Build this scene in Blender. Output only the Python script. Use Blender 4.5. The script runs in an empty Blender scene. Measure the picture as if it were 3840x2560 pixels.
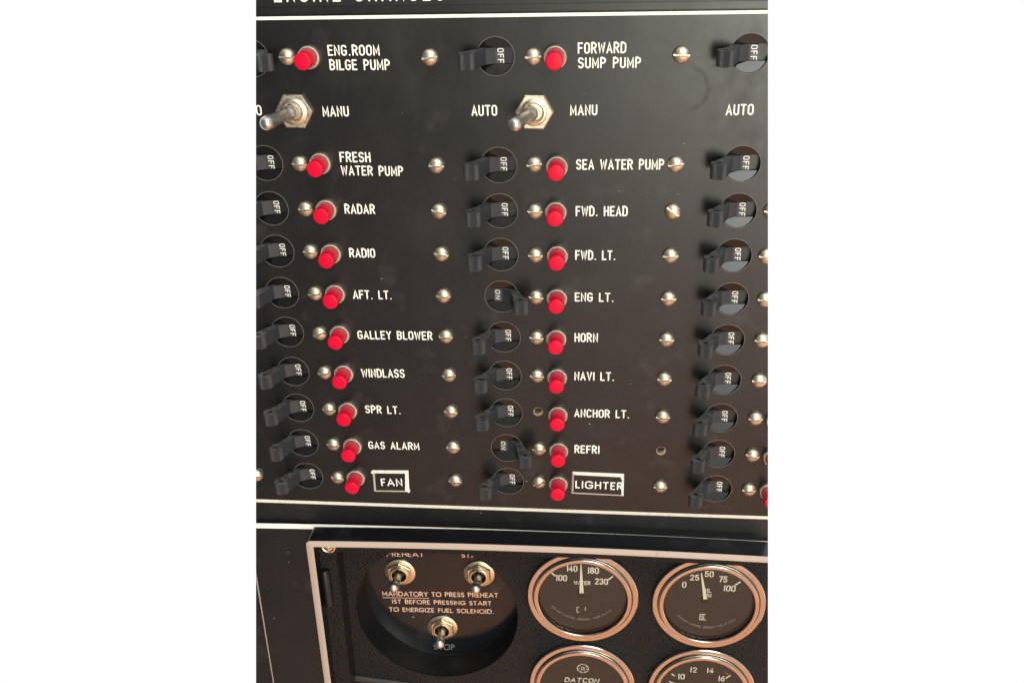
import bpy, bmesh, math, random
from mathutils import Vector, Matrix
from mathutils.geometry import tessellate_polygon

# ---------------------------------------------------------------- camera, light, exposure
scn = bpy.context.scene
COL = scn.collection
MM = 0.001
Y0 = 300.0                      # panel millimetres (x right, y down, h towards the viewer) -> metres


def W(x, y, h=0.0):
    return Vector((x * MM, -h * MM, (Y0 - y) * MM))


CAM_R = ((0.9957732, 0.0240760, 0.0886340), (0.0176583, 0.8968425, -0.4419975), (-0.0901323, 0.4416944, 0.8926266))
CAM_C = (26.81414, -106.21501, 373.75679)
cam = bpy.data.cameras.new("camera")
cam.lens = 33.75
cam.sensor_width = 36.0
cam.clip_start = 0.01
cam.clip_end = 50.0
cam_ob = bpy.data.objects.new("camera", cam)
COL.objects.link(cam_ob)
ax = [Vector((r[0], r[2], -r[1])) for r in CAM_R]
m = Matrix.Identity(4)
for i in range(3):
    m[i][0] = ax[0][i]
    m[i][1] = -ax[1][i]
    m[i][2] = -ax[2][i]
m.translation = W(*CAM_C)
cam_ob.matrix_world = m
scn.camera = cam_ob

scn.view_settings.view_transform = 'Standard'
scn.view_settings.look = 'None'
scn.view_settings.exposure = 0.0
scn.view_settings.gamma = 1.0
scn.view_settings.use_curve_mapping = False
scn.render.film_transparent = False

world = bpy.data.worlds.new("World")
scn.world = world
world.use_nodes = True
wn = world.node_tree
wn.nodes.clear()


def wnode(t, **kw):
    n = wn.nodes.new(t)
    for k, v in kw.items():
        setattr(n, k, v)
    return n


def wmath(op, a, b=None, clamp=False):
    n = wnode('ShaderNodeMath', operation=op, use_clamp=clamp)
    for i, v in enumerate((a, b)):
        if v is None:
            continue
        if isinstance(v, (int, float)):
            n.inputs[i].default_value = v
        else:
            wn.links.new(v, n.inputs[i])
    return n.outputs[0]


def wramp(v, lo, hi):
    n = wnode('ShaderNodeMapRange', interpolation_type='SMOOTHSTEP')
    wn.links.new(v, n.inputs['Value'])
    n.inputs['From Min'].default_value = lo
    n.inputs['From Max'].default_value = hi
    return n.outputs['Result']


def wmix(fac, a, b):
    n = wnode('ShaderNodeMix', data_type='RGBA')
    wn.links.new(fac, n.inputs['Factor'])
    for s, v in (('A', a), ('B', b)):
        sock = [i for i in n.inputs if i.name == s and i.type == 'RGBA'][0]
        if isinstance(v, tuple):
            sock.default_value = (*v, 1)
        else:
            wn.links.new(v, sock)
    return [o for o in n.outputs if o.type == 'RGBA'][0]


# the room around the console: a pale open surrounding behind it, a bright port to the upper right,
# a light cabin ceiling above, warm varnished wood below, the dim cabin to the left
tc = wnode('ShaderNodeTexCoord')
sx = wnode('ShaderNodeSeparateXYZ')
wn.links.new(tc.outputs['Generated'], sx.inputs[0])
dx, dy, dz = sx.outputs
base = wmix(wramp(dx, -0.45, 0.10), (0.13, 0.125, 0.13), (0.72, 0.71, 0.66))
window = wmath('MULTIPLY', wramp(dx, -0.09, 0.25), wmath('SUBTRACT', 1.0, wramp(dx, 0.34, 0.52)))
window = wmath('MULTIPLY', window, wramp(dz, -0.44, -0.10))
high = wmath('MULTIPLY', window, wramp(dz, 0.17, 0.52))
window = wmath('MULTIPLY', window, wmath('SUBTRACT', 1.0, wramp(dz, 0.02, 0.16)))
room = wmix(window, base, (10.2, 10.3, 8.6))
room = wmix(high, room, (8.2, 8.5, 8.3))
down = wmath('MULTIPLY', dz, -1.0)
wood = wmath('MULTIPLY', wramp(down, 0.21, 0.42), wramp(dx, -0.26, 0.20))
room = wmix(wood, room, (1.60, 1.04, 0.86))
wood = wmath('MULTIPLY', wramp(down, 0.49, 0.59), wramp(dx, -0.36, -0.08))
room = wmix(wood, room, (1.15, 0.54, 0.29))
room = wmix(wramp(dz, 0.60, 0.82), room, (0.95, 0.92, 0.82))
room = wmix(wramp(dy, 0.10, 0.16), room, (1.05, 1.05, 1.05))
bg = wnode('ShaderNodeBackground')
wn.links.new(room, bg.inputs['Color'])
bg.inputs['Strength'].default_value = 1.0
wo = wnode('ShaderNodeOutputWorld')
wn.links.new(bg.outputs[0], wo.inputs['Surface'])


def area(name, loc, target, size, power, color):
    l = bpy.data.lights.new(name, 'AREA')
    l.shape = 'RECTANGLE'
    l.size, l.size_y = size
    l.energy = power
    l.color = color
    o = bpy.data.objects.new(name, l)
    COL.objects.link(o)
    o.location = loc
    o.rotation_euler = (Vector(target) - Vector(loc)).to_track_quat('-Z', 'Y').to_euler()
    return o


PC = W(-15, 100, 0)
area("added_key", PC + Vector((0.25, -0.75, 1.15)), PC, (0.9, 0.5), 4.2, (1.0, 0.95, 0.86))  # soft key light added at upper right to brighten the panel, no real fixture

# ---------------------------------------------------------------- materials


def mat(name, color, rough=0.5, metal=0.0, spec=0.5, **kw):
    mt = bpy.data.materials.new(name)
    mt.use_nodes = True
    b = mt.node_tree.nodes['Principled BSDF']
    b.inputs['Base Color'].default_value = (*color, 1)
    b.inputs['Roughness'].default_value = rough
    b.inputs['Metallic'].default_value = metal
    b.inputs['Specular IOR Level'].default_value = spec
    for k, v in kw.items():
        b.inputs[k.replace('_', ' ')].default_value = v
    return mt


class NT:
    """small helper to add procedural detail to a material"""

    def __init__(s, mt):
        s.t = mt.node_tree
        s.b = s.t.nodes['Principled BSDF']
        s.co = s.t.nodes.new('ShaderNodeTexCoord')

    def link(s, a, b):
        s.t.links.new(a, b)

    def coord(s, off=(0, 0, 0), scale=(1, 1, 1), perobj=False):
        mp = s.t.nodes.new('ShaderNodeMapping')
        mp.inputs['Location'].default_value = off
        mp.inputs['Scale'].default_value = scale
        if perobj:
            oi = s.t.nodes.new('ShaderNodeObjectInfo')
            ad = s.t.nodes.new('ShaderNodeVectorMath')
            ad.operation = 'MULTIPLY_ADD'
            s.link(oi.outputs['Random'], ad.inputs[0])
            ad.inputs[1].default_value = (7.0, 3.0, 5.0)
            s.link(s.co.outputs['Object'], ad.inputs[2])
            s.link(ad.outputs[0], mp.inputs[0])
        else:
            s.link(s.co.outputs['Object'], mp.inputs[0])
        return mp.outputs[0]

    def noise(s, scale, detail=3, rough=0.55, vec=None):
        n = s.t.nodes.new('ShaderNodeTexNoise')
        n.inputs['Scale'].default_value = scale
        n.inputs['Detail'].default_value = detail
        n.inputs['Roughness'].default_value = rough
        s.link(vec if vec else s.co.outputs['Object'], n.inputs['Vector'])
        return n.outputs['Fac']

    def voronoi(s, scale, vec=None, feature='F1', out='Distance'):
        n = s.t.nodes.new('ShaderNodeTexVoronoi')
        n.feature = feature
        n.inputs['Scale'].default_value = scale
        s.link(vec if vec else s.co.outputs['Object'], n.inputs['Vector'])
        return n.outputs[out]

    def rng(s, v, a, b, c, d):
        n = s.t.nodes.new('ShaderNodeMapRange')
        s.link(v, n.inputs['Value'])
        for k, x in zip(('From Min', 'From Max', 'To Min', 'To Max'), (a, b, c, d)):
            n.inputs[k].default_value = x
        return n.outputs['Result']

    def math(s, op, a, b):
        n = s.t.nodes.new('ShaderNodeMath')
        n.operation = op
        for i, v in enumerate((a, b)):
            if isinstance(v, (int, float)):
                n.inputs[i].default_value = v
            else:
                s.link(v, n.inputs[i])
        return n.outputs[0]

    def mix(s, f, a, b):
        n = s.t.nodes.new('ShaderNodeMix')
        n.data_type = 'RGBA'
        s.link(f, n.inputs['Factor'])
        for nm, v in (('A', a), ('B', b)):
            so = [i for i in n.inputs if i.name == nm and i.type == 'RGBA'][0]
            if isinstance(v, tuple):
                so.default_value = (*v, 1)
            else:
                s.link(v, so)
        return [o for o in n.outputs if o.type == 'RGBA'][0]

    def bump(s, h, strength, dist):
        n = s.t.nodes.new('ShaderNodeBump')
        n.inputs['Strength'].default_value = strength
        n.inputs['Distance'].default_value = dist
        s.link(h, n.inputs['Height'])
        s.link(n.outputs[0], s.b.inputs['Normal'])

    def color(s, c):
        s.link(c, s.b.inputs['Base Color'])

    def rough(s, r):
        s.link(r, s.b.inputs['Roughness'])


def black_laminate(name, col, rough, speck=0.034, glow=0.26):
    mt = mat(name, col, rough)
    n = NT(mt)
    v = n.coord(scale=(1, 0.9 if name.startswith('dusty') else 0.02, 1))
    dust = n.rng(n.voronoi(95, v), speck, speck * .7, 0, 1)
    pick = n.rng(n.noise(60, 1, .5, v), 0.42, 0.50, 0, 1)
    smudge = n.rng(n.noise(55, 5, .6, v), 0.58, 0.80, 0, 1)
    c = n.mix(smudge, col, tuple(x + .024 for x in col))
    c = n.mix(n.math('MULTIPLY', dust, pick), c, (glow, glow, glow * .95))
    n.color(c)
    r = n.rng(n.noise(38, 4, .6, v), 0.3, 0.7, rough - .05, rough + .07)
    # rubbed finger marks leave the sheen duller in patches
    rub = n.rng(n.noise(24, 6, .7, n.coord((.3, 0, .7), (1, .02, .6))), .54, .68, 0, .11)
    r = n.math('ADD', r, rub)
    n.rough(r)
    n.bump(n.noise(900, 2, .5, v), 0.04, 0.0002)
    return mt


M = {}
M['panel'] = black_laminate("black_laminate", (0.0088, 0.0084, 0.0086), 0.26)
# one curved scuff and a short one, rubbed into the sheet near the right hand AUTO lettering
n = NT(M['panel'])
old = n.b.inputs['Roughness'].links[0].from_socket
for (cx_, cz_, rr_) in ((0.072, 0.0895, 0.0092), (0.079, 0.1, 0.0045)):
    dv = n.t.nodes.new('ShaderNodeVectorMath')
    dv.operation = 'DISTANCE'
    n.link(n.co.outputs['Object'], dv.inputs[0])
    dv.inputs[1].default_value = (cx_, 0, cz_)
    sp_ = n.t.nodes.new('ShaderNodeSeparateXYZ')
    n.link(n.co.outputs['Object'], sp_.inputs[0])
    band = n.rng(n.math('ABSOLUTE', n.math('SUBTRACT', n.math('ADD', dv.outputs['Value'], n.rng(n.noise(110, 3), .3, .7, -.0016, .0016)), rr_), 0), .0018, .0002, 0, 1)
    side = n.rng(sp_.outputs[0], cx_ + .001, cx_ + .005, 0, 1)
    band = n.math('MULTIPLY', n.math('MULTIPLY', band, side), n.rng(n.noise(260, 3), .35, .6, .2, 1))
    old = n.math('ADD', old, n.math('MULTIPLY', band, .13))
n.rough(old)
M['board'] = black_laminate("black_board", (0.008, 0.008, 0.009), 0.30)
M['core'] = mat("cream_core", (0.84, 0.80, 0.66), 0.55)
n = NT(M['core'])
n.color(n.mix(n.rng(n.noise(700, 4), .55, .8, 0, 1), (0.93, 0.90, 0.78), (0.66, 0.58, 0.45)))
M['ink'] = mat("cream_paint", (0.88, 0.85, 0.74), 0.5)
n = NT(M['ink'])
n.color(n.mix(n.rng(n.noise(1600, 3), .62, .80, 0, 1), (0.95, 0.93, 0.84), (0.78, 0.74, 0.62)))
M['white_ink'] = mat("white_paint", (0.88, 0.88, 0.84), 0.45)
M['warm_lit_ink'] = mat("warm_lit_paint", (0.72, 0.43, 0.31), 0.5)  # white lettering with the copper light on it mixed into the colour
M['shaded_ink'] = mat("shaded_paint", (0.11, 0.115, 0.12), 0.5)  # STOP lettering, its shadow put into the colour as a dim grey
M['edge_tan'] = mat("tan_edge", (0.62, 0.45, 0.36), 0.5)
n = NT(M['edge_tan'])
f = n.rng(n.noise(420, 5, .7), .62, .74, 0, 1)
n.color(n.mix(f, (0.49, 0.37, 0.305), (0.30, 0.22, 0.18)))
M['dusty'] = black_laminate("dusty_gloss_black", (0.006, 0.007, 0.009), 0.16, .05, .34)
M['glossblack'] = mat("gloss_black_plastic", (0.006, 0.006, 0.007), 0.10)
n = NT(M['glossblack'])
n.rough(n.rng(n.noise(300, 3, .6, n.coord(perobj=True)), .3, .7, .07, .17))
M['satin'] = mat("satin_black_plastic", (0.005, 0.0055, 0.007), 0.32, spec=0.4)
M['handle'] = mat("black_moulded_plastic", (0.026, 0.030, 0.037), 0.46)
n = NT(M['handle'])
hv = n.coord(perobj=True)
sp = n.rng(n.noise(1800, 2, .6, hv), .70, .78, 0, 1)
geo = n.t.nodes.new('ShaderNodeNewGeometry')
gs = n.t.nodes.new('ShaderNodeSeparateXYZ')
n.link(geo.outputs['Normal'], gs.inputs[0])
upface_tint = n.math('MULTIPLY', n.rng(gs.outputs[2], .55, .9, 0, 1), n.rng(n.noise(420, 3, .6, hv), .36, .60, 0, 1))  # upward faces mixed to a lighter grey in noisy patches
n.color(n.mix(upface_tint, n.mix(sp, (0.026, 0.030, 0.037), (0.08, 0.068, 0.06)), (0.10, 0.098, 0.088)))
n.rough(n.rng(n.noise(600, 3, .6, hv), .3, .7, .36, .55))
M['markpad'] = mat("grey_black_pad", (0.050, 0.050, 0.046), 0.40)
M['rim'] = mat("worn_hole_edge", (0.13, 0.12, 0.105), 0.45)
M['red'] = mat("red_plastic", (0.66, 0.0025, 0.034), 0.36, spec=0.22)
n = NT(M['red'])
rv = n.coord(perobj=True)
sep = n.t.nodes.new('ShaderNodeSeparateXYZ')
n.link(n.co.outputs['Object'], sep.inputs[0])
dustk = n.math('MULTIPLY', n.rng(sep.outputs[1], -0.0078, -0.0020, 0, 1), n.rng(n.noise(900, 4, .65, rv), .30, .70, .25, 1))
n.color(n.mix(n.math('MULTIPLY', dustk, .60), (0.66, 0.0025, 0.034), (0.46, 0.27, 0.25)))
n.rough(n.rng(dustk, 0, 1, .30, .62))


def metal(name, col, rough, tarn, sc=900, amt=.7, bump=.12):
    mt = mat(name, col, rough, 1.0)
    q = NT(mt)
    v = q.coord(perobj=True)
    f1 = q.noise(sc, 5, .65, v)
    q.color(q.mix(q.rng(f1, .45, .72, 0, amt), col, tarn))
    q.rough(q.rng(q.noise(sc * 1.6, 4, .6, v), .3, .75, rough - .06, rough + .16))
    q.bump(f1, bump, 0.0002)
    return mt


M['screw'] = metal("aged_nickel_brass", (0.68, 0.61, 0.50), 0.40, (0.36, 0.28, 0.20))
M['nut'] = metal("aged_nickel", (0.70, 0.63, 0.51), 0.30, (0.42, 0.33, 0.22), 700)
M['bat'] = metal("worn_chrome", (0.62, 0.61, 0.58), 0.33, (0.36, 0.33, 0.29), 800, .5)
M['brass'] = metal("yellow_brass", (0.70, 0.59, 0.42), 0.27, (0.40, 0.30, 0.19), 800, .6, .06)
M['collar'] = metal("dull_collar_metal", (0.40, 0.39, 0.35), 0.42, (0.20, 0.19, 0.17), 1200, .6)
M['washer'] = mat("cream_washer", (0.60, 0.55, 0.46), 0.45)
M['chrome'] = metal("chrome_plate", (0.58, 0.55, 0.52), 0.10, (0.38, 0.34, 0.30), 500, .35, .02)
M['vinyl'] = mat("grained_black_vinyl", (0.007, 0.007, 0.0078), 0.38, spec=0.26)
n = NT(M['vinyl'])
g1 = n.voronoi(1300, n.coord(scale=(1, .02, 1)), 'SMOOTH_F1')
g2 = n.noise(2200, 3, .6)
n.bump(n.math('ADD', n.math('MULTIPLY', g1, -1.3), n.math('MULTIPLY', g2, 0.8)), 1.0, 0.0006)
M['dial'] = mat("black_dial_face", (0.018, 0.015, 0.013), 0.45)
M['needle'] = mat("cream_needle", (0.85, 0.80, 0.64), 0.5)
M['fine_ink'] = mat("grey_cream_ink", (0.36, 0.33, 0.28), 0.5)
M['red_ink'] = mat("red_paint", (0.5, 0.05, 0.03), 0.5)
M['dark'] = mat("dark_recess", (0.006, 0.006, 0.007), 0.6)

gl = bpy.data.materials.new("clear_glass")
gl.use_nodes = True
t = gl.node_tree
t.nodes.clear()
fr = t.nodes.new('ShaderNodeFresnel')
fr.inputs['IOR'].default_value = 1.52
tr = t.nodes.new('ShaderNodeBsdfTransparent')
go = t.nodes.new('ShaderNodeBsdfGlossy')
go.inputs['Roughness'].default_value = 0.03
mx = t.nodes.new('ShaderNodeMixShader')
ou = t.nodes.new('ShaderNodeOutputMaterial')
t.links.new(fr.outputs[0], mx.inputs[0])
t.links.new(tr.outputs[0], mx.inputs[1])
t.links.new(go.outputs[0], mx.inputs[2])
t.links.new(mx.outputs[0], ou.inputs['Surface'])
M['glass'] = gl

# ---------------------------------------------------------------- mesh helpers (all in panel millimetres, x right, y down, h out)


class MB:
    def __init__(s):
        s.v = []
        s.f = []

    def add(s, vs, fs):
        o = len(s.v)
        s.v += [tuple(p) for p in vs]
        s.f += [tuple(i + o for i in q) for q in fs]
        return s

    def box(s, x0, x1, y0, y1, h0, h1):
        vs = [(x, y, h) for h in (h0, h1) for y in (y0, y1) for x in (x0, x1)]
        return s.add(vs, [(0, 1, 3, 2), (4, 6, 7, 5), (0, 4, 5, 1), (2, 3, 7, 6), (0, 2, 6, 4), (1, 5, 7, 3)])

    def lathe(s, prof, cx=0, cy=0, n=48, cap=True, phase=0.0, ys=1.0):
        vs = []
        fs = []
        k = len(prof)
        for i in range(n):
            a = 2 * math.pi * i / n + phase
            vs += [(cx + r * math.cos(a), cy + ys * r * math.sin(a), h) for r, h in prof]
        for i in range(n):
            j = (i + 1) % n
            for q in range(k - 1):
                fs.append((i * k + q, j * k + q, j * k + q + 1, i * k + q + 1))
        if cap and prof[-1][0] > 1e-6:
            fs.append(tuple(i * k + k - 1 for i in range(n)))
        return s.add(vs, fs)

    def prism_y(s, poly, y0, y1, hole=None):
        """outline in (x, h) pushed along y, with an optional bore in its ends"""
        loops = [poly] + ([hole] if hole else [])
        tris = tessellate_polygon([[Vector((a, b, 0)) for a, b in l] for l in loops])
        allp = [p for l in loops for p in l]
        for y in (y0, y1):
            s.add([(a, y, b) for a, b in allp], [tuple(q) for q in tris])
        for l in loops:
            k = len(l)
            vs = [(a, y0, b) for a, b in l] + [(a, y1, b) for a, b in l]
            s.add(vs, [(i, (i + 1) % k, (i + 1) % k + k, i + k) for i in range(k)])
        return s

    def ribbon(s, pts, w, h0, hh, closed=False):
        """one pen stroke: a low rounded bead that follows the points"""
        P = [Vector((a, b)) for a, b in pts]
        k = len(P)
        prof = [(-.5, 0), (-.46, .55), (-.28, .92), (0, 1), (.28, .92), (.46, .55), (.5, 0)]
        np_ = len(prof)
        base = len(s.v)
        rows = []
        for i in range(k):
            a = P[i] - P[i - 1] if (i > 0 or closed) else P[1] - P[0]
            b = P[(i + 1) % k] - P[i] if (i < k - 1 or closed) else P[i] - P[i - 1]
            a.normalize()
            b.normalize()
            tdir = a + b
            if tdir.length < 1e-4:
                tdir = b.copy()
            tdir.normalize()
            nrm = Vector((-tdir.y, tdir.x))
            sc = 1.0 / max(0.55, nrm.dot(Vector((-b.y, b.x))))
            rows.append([(P[i].x + nrm.x * q * w * sc, P[i].y + nrm.y * q * w * sc, h0 + hh * z) for q, z in prof])
        vs = [p for r in rows for p in r]
        fs = []
        for i in range(k if closed else k - 1):
            j = (i + 1) % k
            for q in range(np_ - 1):
                fs.append((i * np_ + q, i * np_ + q + 1, j * np_ + q + 1, j * np_ + q))
        s.add(vs, fs)
        if not closed:
            for end in (0, k - 1):
                d = (P[0] - P[1]) if end == 0 else (P[-1] - P[-2])
                d.normalize()
                nn = Vector((-d.y, d.x))
                rings = []
                cs = [(.5, 0), (.46, .55), (.28, .92)]
                na = 7
                vs = []
                for q, z in cs:
                    for i in range(na):
                        an = math.pi * i / (na - 1)
                        o = nn * math.cos(an) + d * math.sin(an)
                        vs.append((P[end].x + o.x * q * w, P[end].y + o.y * q * w, h0 + hh * z))
                vs.append((P[end].x, P[end].y, h0 + hh))
                fs = []
                for c in range(2):
                    for i in range(na - 1):
                        fs.append((c * na + i, c * na + i + 1, (c + 1) * na + i + 1, (c + 1) * na + i))
                for i in range(na - 1):
                    fs.append((2 * na + i, 2 * na + i + 1, 3 * na))
                s.add(vs, fs)
        return s


def mesh_of(name, mb, mats, smooth=None, origin=(0, 0, 0), fmat=None):
    me = bpy.data.meshes.new(name)
    ox, oy, oh = origin
    me.from_pydata([((x - ox) * MM, -(h - oh) * MM, -(y - oy) * MM) for x, y, h in mb.v], [], mb.f)
    for mm_ in (mats if isinstance(mats, (list, tuple)) else [mats]):
        me.materials.append(mm_)
    if fmat:
        for p in me.polygons:
            p.material_index = fmat(p)
    bm = bmesh.new()
    bm.from_mesh(me)
    bmesh.ops.remove_doubles(bm, verts=bm.verts, dist=1e-7)
    bmesh.ops.recalc_face_normals(bm, faces=bm.faces)
    bm.to_mesh(me)
    bm.free()
    if smooth:
        me.polygons.foreach_set('use_smooth', [True] * len(me.polygons))
        me.set_sharp_from_angle(angle=math.radians(smooth))
    me.update()
    return me


def tag(o, label=None, cat=None, group=None, kind=None):
    for k, v in (('label', label), ('category', cat), ('group', group), ('kind', kind)):
        if v:
            o[k] = v
    return o


def empty(name, x, y, h=0.0):
    o = bpy.data.objects.new(name, None)
    COL.objects.link(o)
    o.location = W(x, y, h)
    o.empty_display_size = 0.005
    return o


def put(name, me, parent=None, x=0.0, y=0.0, h=0.0):
    """a mesh object; under a parent, x y h are relative to it"""
    o = bpy.data.objects.new(name, me)
    COL.objects.link(o)
    if parent:
        o.parent = parent
        o.location = (x * MM, -h * MM, -y * MM)
    else:
        o.location = W(x, y, h)
    return o


def kids(o):
    return [c for c in bpy.data.objects if c.parent == o]


KIDS = {}


def copy_thing(root, x, y, h=0.0):
    c = root.copy()
    COL.objects.link(c)
    c.location = W(x, y, h)
    if root.name not in KIDS:
        KIDS[root.name] = [(ch, kids(ch)) for ch in kids(root)]
    for ch, gs in KIDS[root.name]:
        d = ch.copy()
        COL.objects.link(d)
        d.parent = c
        for g in gs:
            e = g.copy()
            COL.objects.link(e)
            e.parent = d
    return c


def bow(x):
    """the old frame's top edge is not quite straight"""
    return -1.75 * (1 - (x / 112.0) ** 2) - 0.35 * (x + 112) / 112


def sheet_top(x):
    return 182.2 - 1.5 * (1 - ((x + 15) / 124.0) ** 2)


# ---------------------------------------------------------------- engraved stroke lettering


def arc(cx, cy, rx, ry, a0, a1, n=8):
    return [(cx + rx * math.cos(math.radians(a0 + (a1 - a0) * i / n)), cy + ry * math.sin(math.radians(a0 + (a1 - a0) * i / n))) for i in range(n + 1)]


def O_(w):
    return arc(w / 2, 1 - w / 2, w / 2, w / 2, 0, 180) + arc(w / 2, w / 2, w / 2, w / 2, 180, 360)


GLYPH = {
    'A': (.52, [[(0, 0), (.26, 1), (.52, 0)], [(.085, .30), (.435, .30)]]),
    'B': (.48, [[(0, 0), (0, 1), (.22, 1)] + arc(.22, .765, .24, .235, 90, -90) + [(0, .53)], [(.22, .53)] + arc(.22, .265, .26, .265, 90, -90) + [(0, 0)]]),
    'C': (.48, [arc(.24, .76, .24, .24, 20, 180) + arc(.24, .24, .24, .24, 180, 340)]),
    'D': (.48, [[(0, 0), (0, 1), (.20, 1)] + arc(.20, .72, .28, .28, 90, 0, 5) + arc(.20, .28, .28, .28, 0, -90, 5) + [(0, 0)]]),
    'E': (.42, [[(.42, 1), (0, 1), (0, 0), (.42, 0)], [(0, .52), (.35, .52)]]),
    'F': (.42, [[(.42, 1), (0, 1), (0, 0)], [(0, .52), (.35, .52)]]),
    'G': (.48, [arc(.24, .76, .24, .24, 20, 180) + arc(.24, .24, .24, .24, 180, 360) + [(.48, .46), (.27, .46)]]),
    'H': (.46, [[(0, 0), (0, 1)], [(.46, 0), (.46, 1)], [(0, .52), (.46, .52)]]),
    'I': (.02, [[(.01, 0), (.01, 1)]]),
    'K': (.46, [[(0, 0), (0, 1)], [(.46, 1), (0, .40)], [(.17, .60), (.46, 0)]]),
    'L': (.40, [[(0, 1), (0, 0), (.40, 0)]]),
    'M': (.56, [[(0, 0), (0, 1), (.28, .22), (.56, 1), (.56, 0)]]),
    'N': (.46, [[(0, 0), (0, 1), (.46, 0), (.46, 1)]]),
    'O': (.48, ['c', O_(.48)]),
    'P': (.46, [[(0, 0), (0, 1), (.21, 1)] + arc(.21, .74, .25, .26, 90, -90) + [(0, .48)]]),
    'R': (.48, [[(0, 0), (0, 1), (.22, 1)] + arc(.22, .75, .25, .25, 90, -90) + [(0, .50)], [(.22, .50), (.48, 0)]]),
    'S': (.46, [arc(.23, .76, .23, .24, 25, 270, 10) + arc(.23, .26, .23, .26, 90, -155, 10)]),
    'T': (.48, [[(0, 1), (.48, 1)], [(.24, 1), (.24, 0)]]),
    'U': (.46, [[(0, 1), (0, .24)] + arc(.23, .23, .23, .23, 180, 360) + [(.46, 1)]]),
    'V': (.50, [[(0, 1), (.25, 0), (.50, 1)]]),
    'W': (.66, [[(0, 1), (.15, 0), (.33, .85), (.51, 0), (.66, 1)]]),
    'X': (.48, [[(0, 0), (.48, 1)], [(0, 1), (.48, 0)]]),
    'Y': (.50, [[(0, 1), (.25, .50), (.50, 1)], [(.25, .50), (.25, 0)]]),
    'Z': (.46, [[(0, 1), (.46, 1), (0, 0), (.46, 0)]]),
    '.': (.14, [[(.065, 0), (.075, .012)]]),
    '-': (.24, [[(0, .48), (.24, .48)]]),
    '1': (.06, [[(.03, 1), (.03, 0)]]),
    '2': (.44, [arc(.22, .77, .22, .23, 170, 0, 8) + [(.42, .66), (0, 0), (.44, 0)]]),
    '3': (.44, [arc(.21, .76, .21, .24, 160, -90, 9) + arc(.21, .26, .23, .26, 90, -160, 9)]),
    '4': (.48, [[(.34, 0), (.34, 1), (0, .30), (.48, .30)]]),
    '5': (.44, [[(.42, 1), (.05, 1), (.03, .55)] + arc(.21, .32, .23, .32, 130, -160, 10)]),
    '6': (.46, ['c', arc(.23, .30, .23, .30, 0, 360, 14)[:-1], [(.40, 1), (.20, .86), (.02, .5), (.0, .30)]]),
    '7': (.44, [[(0, 1), (.44, 1), (.16, 0)]]),
    '8': (.44, ['c', arc(.22, .76, .20, .24, 0, 360, 12)[:-1], 'c', arc(.22, .26, .22, .26, 0, 360, 12)[:-1]]),
    '0': (.46, ['c', O_(.46)]),
}
WIDE = {'O': 1.55, 'C': 1.4, 'G': 1.45, 'D': 1.3, 'M': 1.25, 'N': 1.2, 'A': 1.3, 'Y': 1.1, 'Z': 1.1, 'V': 1.2, 'U': 1.1, 'H': 1.1, 'E': .85, 'F': .85, 'L': .85, 'S': .85, 'R': .95, 'P': .95, 'T': .95, 'B': .95}


def lay(text, gap, space, wide=False):
    x = 0
    out = []
    for i, ch in enumerate(text):
        if ch == ' ':
            x += space
            continue
        w, st = GLYPH[ch]
        k = WIDE.get(ch, 1.0) if wide else 1.0
        out.append((x, k, st))
        x += w * k + gap
    return out, x - gap


def text_strokes(mb, text, x0, y0, x1, y1, cap, sw=.15, gap=.30, space=.60, h=0.0, hh=.07, wide=False, slant=0.0):
    """lettering from (x0,y0) to (x1,y1) along its baseline; cap is the letter height"""
    gl_, tot = lay(text, gap, space, wide)
    a = Vector((x0, y0))
    b = Vector((x1, y1))
    d = b - a
    ln = d.length
    u = d.normalized()
    v = Vector((u.y, -u.x))
    pen = cap * sw
    ch = cap - pen
    sx_ = (ln - pen) / max(tot, .02)
    o = a + u * pen / 2 + v * pen / 2
    k = 0
    for gx, kw, st in gl_:
        closed = False
        for poly in st:
            if poly == 'c':
                closed = True
                continue
            pts = []
            for px, py in poly:
                q = o + u * ((gx + px * kw) * sx_ + slant * py * ch) + v * (py * ch)
                pts.append((q.x, q.y))
            mb.ribbon(pts, pen, h, hh * (1 + .04 * (k % 5)), closed)
            closed = False
            k += 1


def text_arc(mb, text, cx, cy, R, a0, a1, cap, sw=.2, h=0.0):
    """tiny lettering along the lower arc of a dial, angles from straight down, left negative"""
    gl_, tot = lay(text, .27, .5)
    for gx, kw, st in gl_:
        closed = False
        for poly in st:
            if poly == 'c':
                closed = True
                continue
            pts = []
            for px, py in poly:
                an = math.radians(a0 + (a1 - a0) * (gx + px * kw) / tot)
                rr = R - py * cap
                pts.append((cx + rr * math.sin(an), cy + rr * math.cos(an)))
            mb.ribbon(pts, cap * sw, h, .04, closed)
            closed = False


# ---------------------------------------------------------------- measured layout (mm)
ROW = ["ENG.ROOM", "FRESH WATER PUMP", "RADAR", "RADIO", "AFT. LT.", "GALLEY BLOWER", "WINDLASS", "SPR LT.", "GAS ALARM", "FAN"]
ROWC = ["FORWARD SUMP PUMP", "SEA WATER PUMP", "FWD. HEAD", "FWD. LT.", "ENG LT.", "HORN", "NAVI LT.", "ANCHOR LT.", "REFRI", "LIGHTER"]
SL = [(-95.5, -42.8), (-95.7, -.5), (-95.6, 18.7), (-95.8, 37.6), (-96, 56.9), (-96.2, 76.1), (-96.2, 95.7), (-96.2, 114.7), (-96.3, 133.8), (-96.2, 152.5)]
SR = [(-39.6, -42.1), (-39.5, .2), (-39.6, 19.4), (-39.6, 38.1), (-39.8, 57.2), (-39.8, 76.5), (-39.5, 95.7), (-39.6, 114.5), (-39.6, 133.6), (-39.5, 152.2)]
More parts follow.
